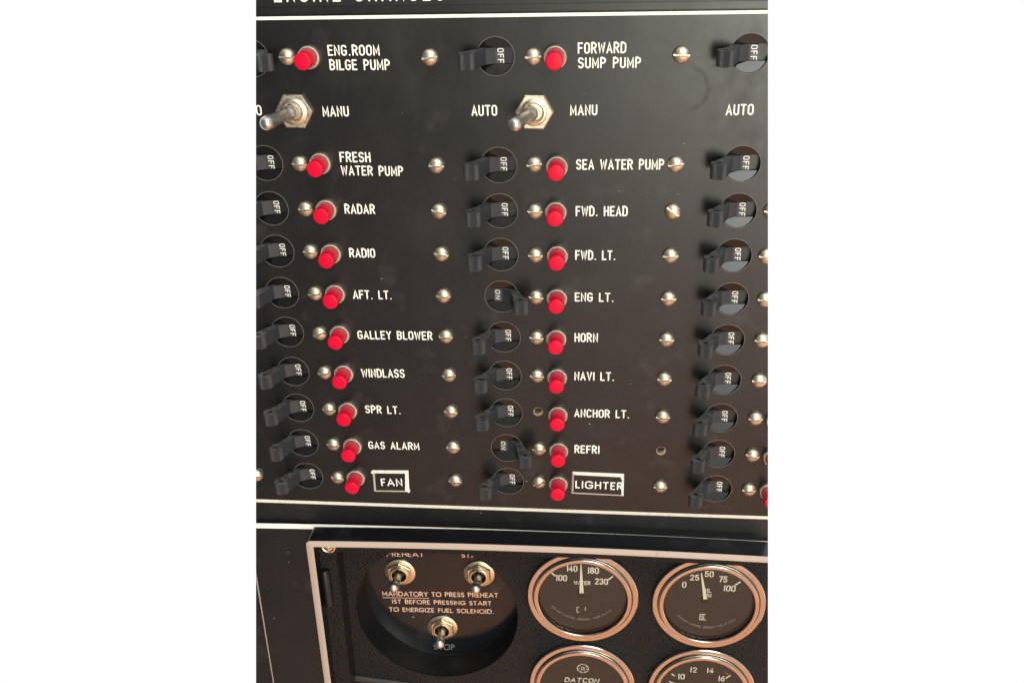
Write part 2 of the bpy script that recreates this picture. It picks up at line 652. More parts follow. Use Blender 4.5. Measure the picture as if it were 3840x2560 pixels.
CL = [(.1, -42), (0, -.3), (0, 19.2), (-.1, 38.3), (-.1, 57.2), (-.1, 76.3), (-.1, 95.1), (.1, 113.8), (.3, 133.2), (.1, 151.6)]
CR = [(55.7, -42.2), (55.7, -.4), (55.5, 18.9), (55.5, 37.9), (55.6, 57.1), (55.7, 76.2), (55.6, 95.4), (55.8, 114.5), (55.9, 132.9), (56.3, 151.9)]
S4 = [None, None, (94.4, 18.6), (94.1, 37.7), (95.3, 56.9), (95.7, 75.8), (96.2, 95.2), (96.3, 114.2), (96.6, 133.4), (96.6, 152.1)]
BL = [(-86.7, -42.6), (-86.9, -.8), (-86.6, 18.8), (-86.7, 38.2), (-86.9, 56.7), (-86.9, 76.1), (-87.1, 95.7), (-87.2, 114.9), (-87.0, 134.1), (-87.1, 151.8)]
BC = [(8.5, -41.8), (9.0, .5), (8.5, 19.2), (9.1, 38.1), (8.8, 57.4), (8.5, 76.4), (8.8, 95.4), (9.1, 114.5), (9.35, 133.5), (9.15, 151.8)]
KL = [(-110.3, -42.3), (-110.3, -.5), (-110.5, 18.8), (-110.5, 37.8), (-110.9, 57.1), (-111, 76), (-110.9, 95.9), (-111, 114.9), (-111.1, 133.9), (-111, 152.6)]
KC = [(-14.3, -42.1), (-14.3, .2), (-14.4, 19.3), (-14.6, 38.4), (-14.8, 57.5), (-14.5, 76.7), (-14.5, 95.7), (-14.4, 114.8), (-14.5, 133.6), (-14.5, 152)]
K3 = [(80.8, -42.4), (81.3, -.4), (81.4, 18.7), (81.1, 37.9), (81.4, 57.1), (81.3, 76.2), (81.4, 95.6), (81.4, 114.8), (81.6, 133.6), (81.7, 152.6)]
LABELS = [('ENG.ROOM', -79.4, -42.9, -59.0, -42.75, 4.1), ('BILGE PUMP', -79.3, -37.45, -55.4, -37.25, 4.1), ('MANU', -84.07, -19.4, -73.4, -19.42, 4.17),
          ('O', -111.15, -19.93, -108.78, -19.97, 4.22), ('AUTO', -24.49, -19.43, -14.3, -19.5, 4.31), ('FORWARD', 16.92, -42.76, 35.14, -42.82, 4.17),
          ('SUMP PUMP', 17.02, -37.37, 40.78, -37.35, 4.09), ('MANU', 14.11, -19.47, 24.67, -19.58, 4.17), ('AUTO', 73.55, -19.3, 84.05, -19.45, 4.28),
          ('FRESH', -79.12, -.93, -66.34, -.83, 4.3), ('WATER PUMP', -79.14, 4.53, -53.4, 4.84, 4.17), ('RADAR', -79.36, 20.94, -66.46, 21.05, 4.3),
          ('RADIO', -79.32, 40.33, -68.09, 40.37, 4.2), ('SEA WATER PUMP', 16.5, 2.05, 51.24, 1.99, 4.28), ('FWD. HEAD', 16.46, 21.42, 37.53, 21.33, 4.35),
          ('FWD. LT.', 16.38, 40.43, 33.17, 40.36, 4.31), ('AFT. LT.', -79.62, 59.54, -62.4, 59.57, 4.18), ('GALLEY BLOWER', -79.42, 78.93, -45.9, 78.8, 4.22),
          ('WINDLASS', -79.53, 98.1, -59.7, 97.93, 4.38), ('ENG LT.', 16.28, 59.29, 32.87, 59.29, 4.2), ('HORN', 16.26, 78.48, 26.45, 78.36, 4.38),
          ('NAVI LT.', 16.27, 97.32, 33.93, 97.25, 4.34), ('SPR LT.', -79.56, 116.79, -62.89, 116.93, 4.18), ('GAS ALARM', -79.8, 136.15, -55.63, 136.04, 4.1),
          ('ANCHOR LT.', 16.28, 116.16, 41.14, 116.14, 4.23), ('REFRI', 16.52, 135.34, 27.94, 135.35, 4.35)]
HOLE_R = 7.2
SCREW_HOLES = [CL[7], CR[8]]

# ---------------------------------------------------------------- the console board and the laminate panels
XL, XR = -178.0, 150.0
mb = MB()
mb.box(XL, XR, -84, 182.9, -9, -3)
mb.box(XL, XR, -57.4, -53, -3, -1.15)
mb.box(XL, XR, 165.5, 169.3, -3, -1.15)
mb.box(XL, -104.5, 182.9, 330, -9, -3)
board = put("console_board", mesh_of("console_board", mb, M['board']))
tag(board, "black backing board of the console showing around the lettered sheets", "board")
mb = MB().box(XL, XR, -60.6, -58.2, -3, -2.4)
put("trim_strip", mesh_of("trim_strip", mb, M['panel']), board)
mb = MB()
text_strokes(mb, "ENGINE CHANGES", -99.1, -62.4, -33.3, -62.1, 6.2, sw=.12, gap=.42, space=.62, h=-3, hh=.08)
put("lettering", mesh_of("lettering", mb, M['ink'], 60), board)


def circle(cx, cy, r, n=56):
    return [(cx + r * math.cos(2 * math.pi * i / n), cy + r * math.sin(2 * math.pi * i / n)) for i in range(n)]


def plate_with_holes(outer, holes, h1, h0):
    b = MB()
    loops = [outer] + holes
    tris = tessellate_polygon([[Vector((a, c, 0)) for a, c in l] for l in loops])
    b.add([(a, c, h1) for l in loops for a, c in l], [tuple(q) for q in tris])
    for l in holes:
        k = len(l)
        b.add([(a, c, h1) for a, c in l] + [(a, c, h0) for a, c in l], [(i, (i + 1) % k, (i + 1) % k + k, i + k) for i in range(k)])
    return b


panel = empty("switchboard", -15, 60, 0)
tag(panel, "large black lettered switchboard sheet with cream edges carrying rows of breakers", "switchboard")
PX, PY = -15, 60
holes = [circle(x, y, HOLE_R) for x, y in KL + KC + K3] + [circle(x, y, 2.15, 24) for x, y in SCREW_HOLES]
outer = [(XL, -56.4), (XR, -56.4), (XR, 167.1), (XL, 167.1)]
put("face_plate", mesh_of("face_plate", plate_with_holes(outer, holes, 0, -3), M['panel'], 30, (PX, PY, 0)), panel)
mb = MB()
mb.add([(XL, -56.4, 0), (XR, -56.4, 0), (XR, -57.5, -1.1), (XL, -57.5, -1.1)], [(0, 1, 2, 3)])
put("chamfered_edge", mesh_of("chamfered_edge", mb, M['core'], None, (PX, PY, 0)), panel)
mb = MB()
mb.add([(XL, 167.1, 0), (XR, 167.1, 0), (XR, 169.5, -.9), (XL, 169.5, -.9)], [(0, 1, 2, 3)])
put("chamfered_edge", mesh_of("chamfered_edge", mb, M['core'], None, (PX, PY, 0)), panel)
for tx in LABELS:
    mb = MB()
    text_strokes(mb, *tx)
    put("lettering", mesh_of("lettering", mb, M['ink'], 60, (PX, PY, 0)), panel)
for i, (x, y) in enumerate(SCREW_HOLES):
    mb = MB().lathe([(2.12, -.1), (1.95, -.12), (1.8, -.5), (1.95, -.8), (1.7, -1.2), (1.9, -1.7), (1.65, -2.2), (1.8, -2.7), (1.5, -3.2), (1.4, -6)], n=28)
    o = put("threaded_hole", mesh_of("threaded_hole", mb, M['nut'], 40), None, x, y, 0)
    tag(o, ["empty brass threaded screw hole left of the ANCHOR LT. button", "empty brass threaded screw hole right of the REFRI lettering"][i], "screw hole", "empty screw holes")

# lower laminate sheet carrying the engine instruments
lower = empty("instrument_console", -15, 250, 0)
tag(lower, "lower black console with cream edges holding the boxed gauges and round starting plate", "instrument console")
OX, OY = -15, 250
NB = 24
xs = [-144.9 + (XR + 144.9) * i / NB for i in range(NB + 1)]
mb = MB()
mb.add([(x, sheet_top(x) + 2.35, 0) for x in xs] + [(x, 190.0, 0) for x in xs], [(i, i + 1, i + 2 + NB, i + 1 + NB) for i in range(NB)])
mb.add([(-144.9, 190, 0), (-108.5, 190, 0), (-108.5, 330, 0), (-146.8, 330, 0)], [(0, 1, 2, 3)])
mb.add([(x, sheet_top(x) + .05, -.85) for x in xs] + [(x, sheet_top(x) + .05, -3) for x in xs], [(i, i + 1, i + 2 + NB, i + 1 + NB) for i in range(NB)])
put("face_plate", mesh_of("face_plate", mb, M['board'], None, (OX, OY, 0)), lower)
mb = MB()
mb.add([(x, sheet_top(x) + 2.35, 0) for x in xs] + [(x, sheet_top(x), -.8) for x in xs], [(i, i + 1, i + 2 + NB, i + 1 + NB) for i in range(NB)])
put("chamfered_edge", mesh_of("chamfered_edge", mb, M['core'], None, (OX, OY, 0)), lower)
mb = MB()
mb.add([(-144.9, sheet_top(-144.9) + 2.35, 0), (-146.8, 330, 0), (-147.9, 330, -.9), (-146.0, sheet_top(-146), -.9)], [(0, 1, 2, 3)])
put("chamfered_edge", mesh_of("chamfered_edge", mb, M['edge_tan'], None, (OX, OY, 0)), lower)

# ---------------------------------------------------------------- the protruding frame of the instrument box
HB = 11.4
TOP = 182.6
rad = 2.6


def outline(inset):
    r = max(.4, rad - inset * .62)
    x0, y0 = -112.7 + inset, TOP + inset
    pts = [(-114.3 + inset, 330), (x0, y0 + bow(x0) + r)]
    for i in range(1, 9):
        a = math.pi + math.pi / 2 * i / 8
        cx, cy = x0 + r, y0 + bow(x0 + r) + r
        pts.append((cx + r * math.cos(a), cy + r * math.sin(a)))
    for i in range(1, 19):
        x = x0 + r + (XR - x0 - r) * i / 18
        pts.append((x, y0 + bow(x)))
    return pts


po, pi_ = outline(0), outline(3.5)
k = len(po)
strip = [(i, i + 1, i + 1 + k, i + k) for i in range(k - 1)]
mb = MB()
mb.add([(a, b, 0) for a, b in po] + [(a, b, HB - .35) for a, b in po], strip)
mb.add([(a, b, HB - .35) for a, b in pi_] + [(a, b, -1) for a, b in pi_], strip)
frame = put("box_frame", mesh_of("box_frame", mb, M['dusty'], 35, (OX, OY, 0)), lower)
rnd = random.Random(4)
po2 = [(a, b, HB - .35) for a, b in po]
pm = outline(.3)
pn = outline(3.3)
mb = MB()
mb.add(po2 + [(a, b, HB) for a, b in pm], strip)
mb.add([(a, b, HB) for a, b in pm] + [(a, b, HB) for a, b in pn], strip)
mb.add([(a, b, HB) for a, b in pn] + [(a, b, HB - .35) for a, b in pi_], strip)
put("front_edge", mesh_of("front_edge", mb, M['edge_tan'], 50, (OX, OY, 0)), frame)
mb = MB().lathe([(2.4, -11), (2.4, 10.2), (2.0, 11.2), (1.0, 11.6), (0, 11.7)], n=24)
hb = mesh_of("hinge_barrel", mb, M['satin'], 40)
o = put("hinge_barrel", hb, frame, -107.6 - OX, 216.5 - OY, 4.5)
o.rotation_euler = (math.radians(-90), 0, 0)

# ---------------------------------------------------------------- grained mounting panel with its border, sunk behind the frame
GP = -6.5
CUPX, CUPY, CUPR = -54.9, 240.6, 42.5
YS = 1.035
mb = plate_with_holes([(-104, 186), (XR, 186), (XR, 330), (-104, 330)], [[(a, CUPY + (b - CUPY) * YS) for a, b in circle(CUPX, CUPY, CUPR, 96)]], GP, GP - 1.0)
gp = put("mounting_plate", mesh_of("mounting_plate", mb, M['vinyl'], 30, (OX, OY, 0)), lower)
LIPH = 4.0
mb = MB()
lt = [(x, 185.4) for x in xs if x > -109.8]
lt = [(-109.8, 185.4)] + lt
lbm = [(max(x, -100.6), 194.5 + bow(x)) for x, _ in lt]
kk = len(lt)
mb.add([(a, b, LIPH) for a, b in lt] + [(a, b, LIPH) for a, b in lbm], [(i, i + 1, i + 1 + kk, i + kk) for i in range(kk - 1)])
mb.add([(-109.8, 185.4, LIPH), (-100.6, 194.5 + bow(-109.8), LIPH), (-102.9, 330, LIPH), (-112.6, 330, LIPH)], [(0, 1, 2, 3)])
put("border_strip", mesh_of("border_strip", mb, M['vinyl'], None, (OX, OY, 0)), gp)
mb = MB()
mb.add([(a, b, LIPH) for a, b in lbm] + [(a, b, GP) for a, b in lbm], [(i, i + 1, i + 1 + kk, i + kk) for i in range(kk - 1)])
mb.add([(-100.6, 194.5 + bow(-109.8), LIPH), (-102.9, 330, LIPH), (-102.9, 330, GP), (-100.6, 194.5 + bow(-109.8), GP)], [(0, 1, 2, 3)])
put("border_wall", mesh_of("border_wall", mb, M['board'], None, (OX, OY, 0)), gp)
mb = MB()
mb.add([(-102.6, 287.3, GP), (-68, 291.3, GP), (-68, 300, GP), (-102.6, 300, GP), (-102.6, 288.6, GP + 2), (-68, 291.8, GP + .6), (-68, 300, GP + .6), (-102.6, 300, GP + 2)],
       [(0, 1, 5, 4), (4, 5, 6, 7), (0, 4, 7, 3), (1, 2, 6, 5)])
put("corner_ledge", mesh_of("corner_ledge", mb, M['board'], None, (OX, OY, 0)), gp)

# ---------------------------------------------------------------- sunk round switch cup
FH = -21.5
cup = empty("switch_cup", CUPX, CUPY, FH)
tag(cup, "round gloss black recessed plate lettered with the engine starting instruction", "switch plate")
mb = MB().lathe([(CUPR + 2, GP - 1.15), (CUPR - .05, GP - 1.1), (40.9, FH + .5), (40.6, FH)], 0, .4, 96, cap=False, ys=YS)
put("side_wall", mesh_of("side_wall", mb, M['satin'], 40, (0, 0, FH)), cup)
mb = MB().lathe([(40.7, FH - .01), (40.6, FH)], 0, .4, 96, ys=YS)
put("face_plate", mesh_of("face_plate", mb, M['dusty'], None, (0, 0, FH)), cup)
CUPT = [("MANDATORY TO PRESS PREHEAT", -86.91, 243.63, -24.17, 241.46, 3.24, 'warm_lit_ink'), ("1ST BEFORE PRESSING START", -82.1, 248.66, -27.93, 247.09, 2.95, 'warm_lit_ink'),
        ("TO ENERGIZE FUEL SOLENOID.", -84.02, 254.23, -26.57, 252.69, 3.05, 'warm_lit_ink'), ("STOP", -61.13, 280.24, -49.15, 279.99, 4.2, 'shaded_ink'),
        ("PREHEAT", -82.34, 216.84, -62.49, 216.02, 3.2, 'warm_lit_ink'), ("START", -42.57, 215.58, -29.19, 215.07, 3.2, 'warm_lit_ink')]
for tx in CUPT:
    mb = MB()
    text_strokes(mb, *tx[:6], sw=.165, gap=.26, space=.50, h=FH, hh=.06, wide=True)
    if tx[0].startswith("MAND"):
        mb.ribbon([(-86.8, 244.75), (-61.7, 243.85)], .38, FH, .06)
    put("lettering", mesh_of("lettering", mb, M[tx[6]], 60, (CUPX, CUPY, FH)), cup)

# ---------------------------------------------------------------- slotted round-head screws


def screw_mesh():
    R, H, half, deep = 3.3, 2.6, .38, 1.35
    prof = [(R, 0.0), (R * .985, .45)] + [(R * math.sin(a), .45 + (H - .45) * math.cos(a)) for a in [math.radians(d) for d in (74, 62, 50, 38, 26, 14, 5)]]
    b = MB().lathe(prof, n=40)
    me = mesh_of("slotted_screw", b, [M['screw']])
    bm = bmesh.new()
    bm.from_mesh(me)
    # cut the slot: remove the band, then wall and floor it
    for s in (1, -1):
        bmesh.ops.bisect_plane(bm, geom=bm.verts[:] + bm.edges[:] + bm.faces[:], plane_co=(0, 0, s * half * MM), plane_no=(0, 0, s))
    kill = [f for f in bm.faces if abs(f.calc_center_median().z) < half * MM * .98 and f.calc_center_median().y < -.5 * MM]
    bmesh.ops.delete(bm, geom=kill, context='FACES')
    bm.to_mesh(me)
    bm.free()
    vs = [v.co.copy() for v in me.vertices]
    out = MB()
    out.v = [(v.x / MM, -v.z / MM, -v.y / MM) for v in vs]
    out.f = [tuple(p.vertices) for p in me.polygons]
    bpy.data.meshes.remove(me)
    n_ = 18
    for s in (1, -1):
        top = []
        for i in range(n_ + 1):
            x = (-1 + 2 * i / n_) * math.sqrt((R * .985) ** 2 - half ** 2)
            r = math.hypot(x, half) / R
            top.append((x, s * half, .45 + (H - .45) * math.sqrt(max(0, 1 - r * r))))
        bot = [(x, y, H - deep) for x, y, h in top]
        bot = [(x, y, min(h, H - deep)) for x, y, h in top]
        out.add(top + bot, [(i, i + 1, i + 2 + n_, i + 1 + n_) for i in range(n_)])
    out.add([(-3.1, -half, H - deep), (3.1, -half, H - deep), (3.1, half, H - deep), (-3.1, half, H - deep)], [(0, 1, 2, 3)])
    return mesh_of("slotted_screw", out, M['screw'], 35)


SCREW = screw_mesh()
rnd = random.Random(11)


def screw(x, y, h, rot, label, group):
    o = put("slotted_screw", SCREW, None, x, y, h)
    o.rotation_euler = (0, math.radians(rot), 0)
    tag(o, label, "screw", group)
    return o


G_S = "slotted screws on the switch panel"
ROTC = {9: -28, 1: -3}
for i in range(10):
    screw(*SL[i], 0, [3, 4, 3, 5, -7, -22, -4, 6, 4, 12][i], "aged slotted screw just left of the red %s button" % ROW[i], G_S)
    screw(*SR[i], 0, [-8, 3, 14, 10, 2, 3, -5, 8, 4, 5][i], "aged slotted screw at the right end of the %s row" % ROW[i], G_S)
    if i != 7:
        screw(*CL[i], 0, [-4, -8, 2, 1, 5, 5, 2, 0, 2, -26][i], "aged slotted screw just left of the red %s button" % ROWC[i], G_S)
    if i != 8:
        screw(*CR[i], 0, [2, -9, 36, -2, 0, 2, 2, 0, 0, 1][i], ("bright slotted screw with a steeply tilted slot right of the %s lettering" if i == 2 else "bright slotted screw to the right of the %s lettering") % ROWC[i], G_S)
    if S4[i]:
        screw(*S4[i], 0, [0, 0, 2, 1, 2, 2, 2, 1, 12, 2][i], "slotted screw by the right border beyond the %s row" % ROWC[i], G_S)
screw(-136.2, 152.5, 0, 5, "slotted screw cut by the left border on the FAN row", G_S)

# ---------------------------------------------------------------- red push buttons
CAP = mesh_of("cap", MB().lathe([(3.35, .3), (3.35, 9.5), (3.27, 9.9), (3.05, 10.15), (2.7, 10.2)], n=48), M['red'], 50)
COLLAR = mesh_of("collar", MB().lathe([(4.6, 0), (4.6, 1.5), (4.4, 2.0), (4.25, 2.15)], n=48, cap=False), M['collar'], 50)
RING = mesh_of("inner_ring", MB().lathe([(4.25, 2.1), (4.15, 2.45), (4.0, 2.5), (3.85, 2.3), (3.6, 1.5), (3.2, 1.4)], n=48, cap=False), M['washer'], 45)
btn = None
G_B = "red push buttons on the switch panel"


def button(x, y, label):
    global btn
    if btn is None:
        btn = empty("push_button", x, y)
        put("cap", CAP, btn)
        put("collar", COLLAR, btn)
        put("inner_ring", RING, btn)
        o = btn
    else:
        o = copy_thing(btn, x, y)
    tag(o, label, "push button", G_B)
    return o


for i in range(10):
    button(*BL[i], "red push button to the left of the %s lettering" % (ROW[i] if i else "ENG.ROOM BILGE PUMP"))
    button(*BC[i], "red push button to the left of the %s lettering" % ROWC[i])
for i, (x, y) in {7: (105.4, 114.8), 8: (105.6, 133.9), 9: (105.6, 152.3)}.items():
    button(x, y, "red push button cut by the right border on the %s row" % ROWC[i])

# ---------------------------------------------------------------- circuit breakers
SLOT = 3.15


def seg_face():
    b = MB()
    r = HOLE_R - .15
    for s in (1, -1):
        a0 = math.asin(SLOT / r)
        pts = []
        for i in range(25):
            a = a0 + (math.pi - 2 * a0) * i / 24
            pts.append((r * math.cos(a), s * r * math.sin(a)))
        hh = lambda y: -1.9 + (1.75 if s > 0 else .6) * (abs(y) - SLOT) / (r - SLOT)
        vs = [(x, y, hh(y)) for x, y in pts]
        b.add(vs, [tuple(range(len(vs)))])
        b.add([(pts[0][0], s * SLOT, -1.9), (pts[-1][0], s * SLOT, -1.9), (pts[-1][0], s * SLOT, -8), (pts[0][0], s * SLOT, -8)], [(0, 1, 2, 3)])
    b.lathe([(r + .1, -.4), (r + .1, -8)], n=56, cap=False)
    return b


FACE = mesh_of("breaker_face", seg_face(), M['glossblack'])
FLOOR = mesh_of("slot_floor", MB().box(-6.2, 6.2, -3.1, 3.1, -7.9, -6.4), M['dark'])
EDGE = mesh_of("hole_rim", MB().lathe([(HOLE_R - .02, -.25), (HOLE_R - .02, .03), (HOLE_R + .10, .06), (HOLE_R + .20, .01)], n=72, cap=False), M['rim'], 60)


def handle_mesh(kx, kh, mirror):
    R = 3.05
    s = -1 if mirror else 1
    kn = []
    a0, a1 = math.radians(-8), math.radians(250)
    nt = 54
    for i in range(nt + 1):
        a = a0 + (a1 - a0) * i / nt
        rr = R + (.08 if i % 2 else -.10)
        kn.append((kx + rr * math.cos(a), kh + rr * math.sin(a)))
    poly = [(3.5, -7.6), (3.45, -2.6), (3.35, -2.0), (-.2, -1.85), (-3.7, .2)] + kn + [(-6.3, -1.4), (-5.4, -4.0), (-4.2, -7.6)]
    bore = [(kx + .98 * math.cos(a), kh + .98 * math.sin(a)) for a in [2 * math.pi * i / 20 for i in range(20)]]
    poly = [(x * s, h) for x, h in poly]
    bore = [(x * s, h) for x, h in bore]
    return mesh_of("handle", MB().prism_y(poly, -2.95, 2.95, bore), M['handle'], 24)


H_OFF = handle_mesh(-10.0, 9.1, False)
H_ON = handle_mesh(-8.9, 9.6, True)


def mark_mesh(on):
    pad = MB()
    x0, x1 = (-3.4, -.5) if on else (.35, 3.25)
    pad.box(x0, x1, -2.9, 2.9, -1.9, -1.72)
    pm = mesh_of("marking_pad", pad, M['markpad'])
    b = MB()
    # the word reads downwards, its letters' tops to the right
    tmp = MB()
    word = "ON" if on else "OFF"
    ln, cap = (4.2, 2.05) if on else (5.5, 2.45)
    text_strokes(tmp, word, 0, 0, ln, 0, cap, sw=.135, gap=.34, h=0, hh=.05, slant=.22 if on else 0.0)
    bx = (-2.95) if on else (.55)
    b.f = tmp.f
    b.v = [(bx - y, -ln / 2 + x - (.4 if on else 0), -1.72 + h) for x, y, h in tmp.v]
    return pm, mesh_of("marking", b, M['white_ink'], 60)


MARKS = {False: mark_mesh(False), True: mark_mesh(True)}
BRK = {}
G_K = "circuit breakers on the switch panel"


def breaker(x, y, on, label):
    if on not in BRK:
        r = empty("circuit_breaker", x, y)
        put("breaker_face", FACE, r)
        put("slot_floor", FLOOR, r)
        put("hole_rim", EDGE, r)
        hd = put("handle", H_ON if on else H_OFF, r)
        put("marking_pad", MARKS[on][0], hd)
        put("marking", MARKS[on][1], hd)
        BRK[on] = r
    else:
        r = copy_thing(BRK[on], x, y)
    tag(r, label, "circuit breaker", G_K)
    return r


for i in range(10):
    breaker(*KL[i], i == 0, "black breaker with its handle thrown right, left of the ENG.ROOM button" if i == 0 else "black breaker set to OFF left of the red %s button" % ROW[i])
    on = i in (4, 8)
    breaker(*KC[i], on, "black breaker set to %s left of the red %s button" % ("ON" if on else "OFF", ROWC[i]))
    breaker(*K3[i], False, "black OFF breaker in the right hand column on the %s row" % ROWC[i])

# ---------------------------------------------------------------- large AUTO / MANU toggle switches


def hexprism(b, r, h0, h1, cham, phase=0.0, bore=3.6):
    """six-sided nut with a chamfered top and a round bore"""
    N = 8
    hx = [(math.cos(math.radians(60 * i + phase)), math.sin(math.radians(60 * i + phase))) for i in range(6)]
    rim = []
    for i in range(6):
        a, c = hx[i], hx[(i + 1) % 6]
        rim += [(a[0] + (c[0] - a[0]) * q / N, a[1] + (c[1] - a[1]) * q / N) for q in range(N)]
    k = 6 * N
    vs = []
    for h, f in ((h0, 1.0), (h1 - cham, 1.0), (h1, .93)):
        vs += [(x * r * f, y * r * f, h) for x, y in rim]
    for h in (h1, h0):
        vs += [(bore * x / math.hypot(x, y), bore * y / math.hypot(x, y), h) for x, y in rim]
    return b.add(vs, [(l * k + i, l * k + (i + 1) % k, (l + 1) * k + (i + 1) % k, (l + 1) * k + i) for l in range(4) for i in range(k)])


def aim(o, tx, ty, th):
    d = Vector((tx, -th, -ty))
    # lathe axis is h, which is world -Y
    o.rotation_euler = Vector((0, -1, 0)).rotation_difference(d).to_euler()


NUT = mesh_of("hex_nut", hexprism(MB(), 7.55, 0, 2.0, .4, 1, 4.6), M['nut'], 25)
BUSH = mesh_of("threaded_bushing", MB().lathe([(5.25, 1.9), (5.25, 2.4), (4.95, 2.5), (5.0, 2.75), (4.7, 3.0), (4.0, 3.05), (3.75, 2.6), (3.5, 2.5), (3.2, 1.2), (0.2, 1.2)], n=44), M['nut'], 40)
BAT = mesh_of("bat_lever", MB().lathe([(1.8, 1.0), (2.6, 2.0), (2.9, 3.2), (2.75, 4.3), (2.3, 5.1), (2.1, 5.8), (2.2, 8), (2.5, 13), (2.8, 16.6), (2.85, 17.6), (2.65, 18.6), (2.1, 19.5), (1.2, 20.0), (.05, 20.15)], n=36), M['bat'], 50)
TG = [(-95.15, -21.9, -6.2, 1.0, "nickel toggle switch leaning to AUTO under the ENG.ROOM BILGE PUMP button"), (.26, -21.2, -6.0, 1.1, "nickel toggle switch leaning to AUTO under the FORWARD SUMP PUMP button"),
      (97.6, -21.2, -6.0, 1.1, "nickel toggle switch almost hidden by the right border beside AUTO")]
tg0 = None
for x, y, tx, ty, lab in TG:
    if tg0 is None:
        tg0 = empty("toggle_switch", x, y)
        put("hex_nut", NUT, tg0)
        put("threaded_bushing", BUSH, tg0)
        bt = put("bat_lever", BAT, tg0, 0, 0, 0)
        aim(bt, tx, ty, 16.5)
        o = tg0
    else:
        o = copy_thing(tg0, x, y)
    tag(o, lab, "toggle switch", "pump toggle switches")

# ---------------------------------------------------------------- small start toggles in the cup
WSH = mesh_of("washer", MB().lathe([(8.3, 0), (8.3, .7), (7.9, .95), (5.0, .95)], n=44, cap=False), M['brass'], 35)
NUT2 = mesh_of("hex_nut", hexprism(MB(), 7.0, .9, 2.5, .4, 30, 4.6), M['brass'], 25)
BUSH2 = mesh_of("threaded_bushing", MB().lathe([(5.1, 2.4), (5.1, 3.0), (4.85, 3.1), (5.05, 3.35), (4.9, 3.6), (4.3, 3.8), (3.9, 3.7)], n=40, cap=False), M['brass'], 40)
WELL2 = mesh_of("lever_well", MB().lathe([(3.9, 3.7), (3.7, 3.2), (3.6, .6), (.2, .6)], n=36), M['dark'], 40)
BAT2 = mesh_of("bat_lever", MB().lathe([(1.9, .8), (1.9, 6), (2.05, 10), (2.15, 13.6), (1.8, 14.3)], n=32), M['screw'], 50)
TIP2 = mesh_of("ball_tip", MB().lathe([(1.8, 14.1), (2.25, 14.5), (2.65, 15.3), (2.8, 16.3), (2.65, 17.4), (2.1, 18.4), (1.2, 19.0), (.05, 19.2)], n=32), M['bat'], 50)
st0 = None
for x, y, tx, ty, lab in [(-76.0, 226.5, .2, -3.6, "small brass toggle switch under the PREHEAT lettering in the round plate"),
                          (-33.7, 225.5, .3, -4.0, "small brass toggle switch under the START lettering in the round plate"),
                          (-55.2, 263.5, 1.2, -4.0, "small brass toggle switch above the STOP lettering in the round plate")]:
    if st0 is None:
        st0 = empty("start_toggle", x, y, FH)
        put("washer", WSH, st0)
        put("hex_nut", NUT2, st0)
        put("threaded_bushing", BUSH2, st0)
        put("lever_well", WELL2, st0)
        put("ball_tip", TIP2, put("bat_lever", BAT2, st0))
        o = st0
    else:
        o = copy_thing(st0, x, y, FH)
    for c in kids(o):
        if c.name.startswith("bat_lever"):
            aim(c, tx, ty, 17)
    tag(o, lab, "toggle switch", "start toggle switches")

# ---------------------------------------------------------------- engraved label tags


def label_tag(name, outer, inner, text, label, blob):
    cx, cy = sum(p[0] for p in outer) / 4, sum(p[1] for p in outer) / 4
    root = empty(name, cx, cy)
    org = (cx, cy, 0)
    HT = 1.5
    b = MB()
    b.add([(x, y, HT) for x, y in inner], [(0, 1, 2, 3)])
    put("face_plate", mesh_of("face_plate", b, M['panel'], None, org), root)
    b = MB()
    b.add([(x, y, 0) for x, y in outer] + [(x, y, HT) for x, y in inner], [(i, (i + 1) % 4, (i + 1) % 4 + 4, i + 4) for i in range(4)])
    for bx, by, r in blob:
        b.lathe([(r, 0), (r, HT * .9), (r * .6, HT + .12)], bx, by, 14)
    put("chamfered_edge", mesh_of("chamfered_edge", b, M['core'], None, org), root)
    b = MB()
    text_strokes(b, *text, sw=.155, gap=.32, h=HT, hh=.06, wide=True)
    put("lettering", mesh_of("lettering", b, M['white_ink'], 60, org), root)
    tag(root, label, "label tag", "stuck-on label tags")


label_tag("label_tag", [(-79.1, 148.1), (-61.8, 147.6), (-62.2, 159.9), (-79.3, 160.25)], [(-77.8, 148.8), (-63.1, 148.4), (-63.8, 158.2), (-77.9, 158.6)],
          ("FAN", -75.1, 156.0, -64.8, 155.65, 4.3), "small stuck-on black tag with cream edges reading FAN", [(-79.0, 148.5, .6), (-62.2, 158.9, .55)])
label_tag("label_tag", [(15.6, 145.5), (39.5, 145.9), (39.6, 158.3), (15.2, 157.8)], [(16.4, 146.3), (38.5, 146.8), (38.5, 156.65), (16.2, 156.15)],
          ("LIGHTER", 17.0, 153.65, 39.0, 154.05, 4.25), "long stuck-on black tag with cream edges reading LIGHTER", [(38.6, 147.4, .8)])

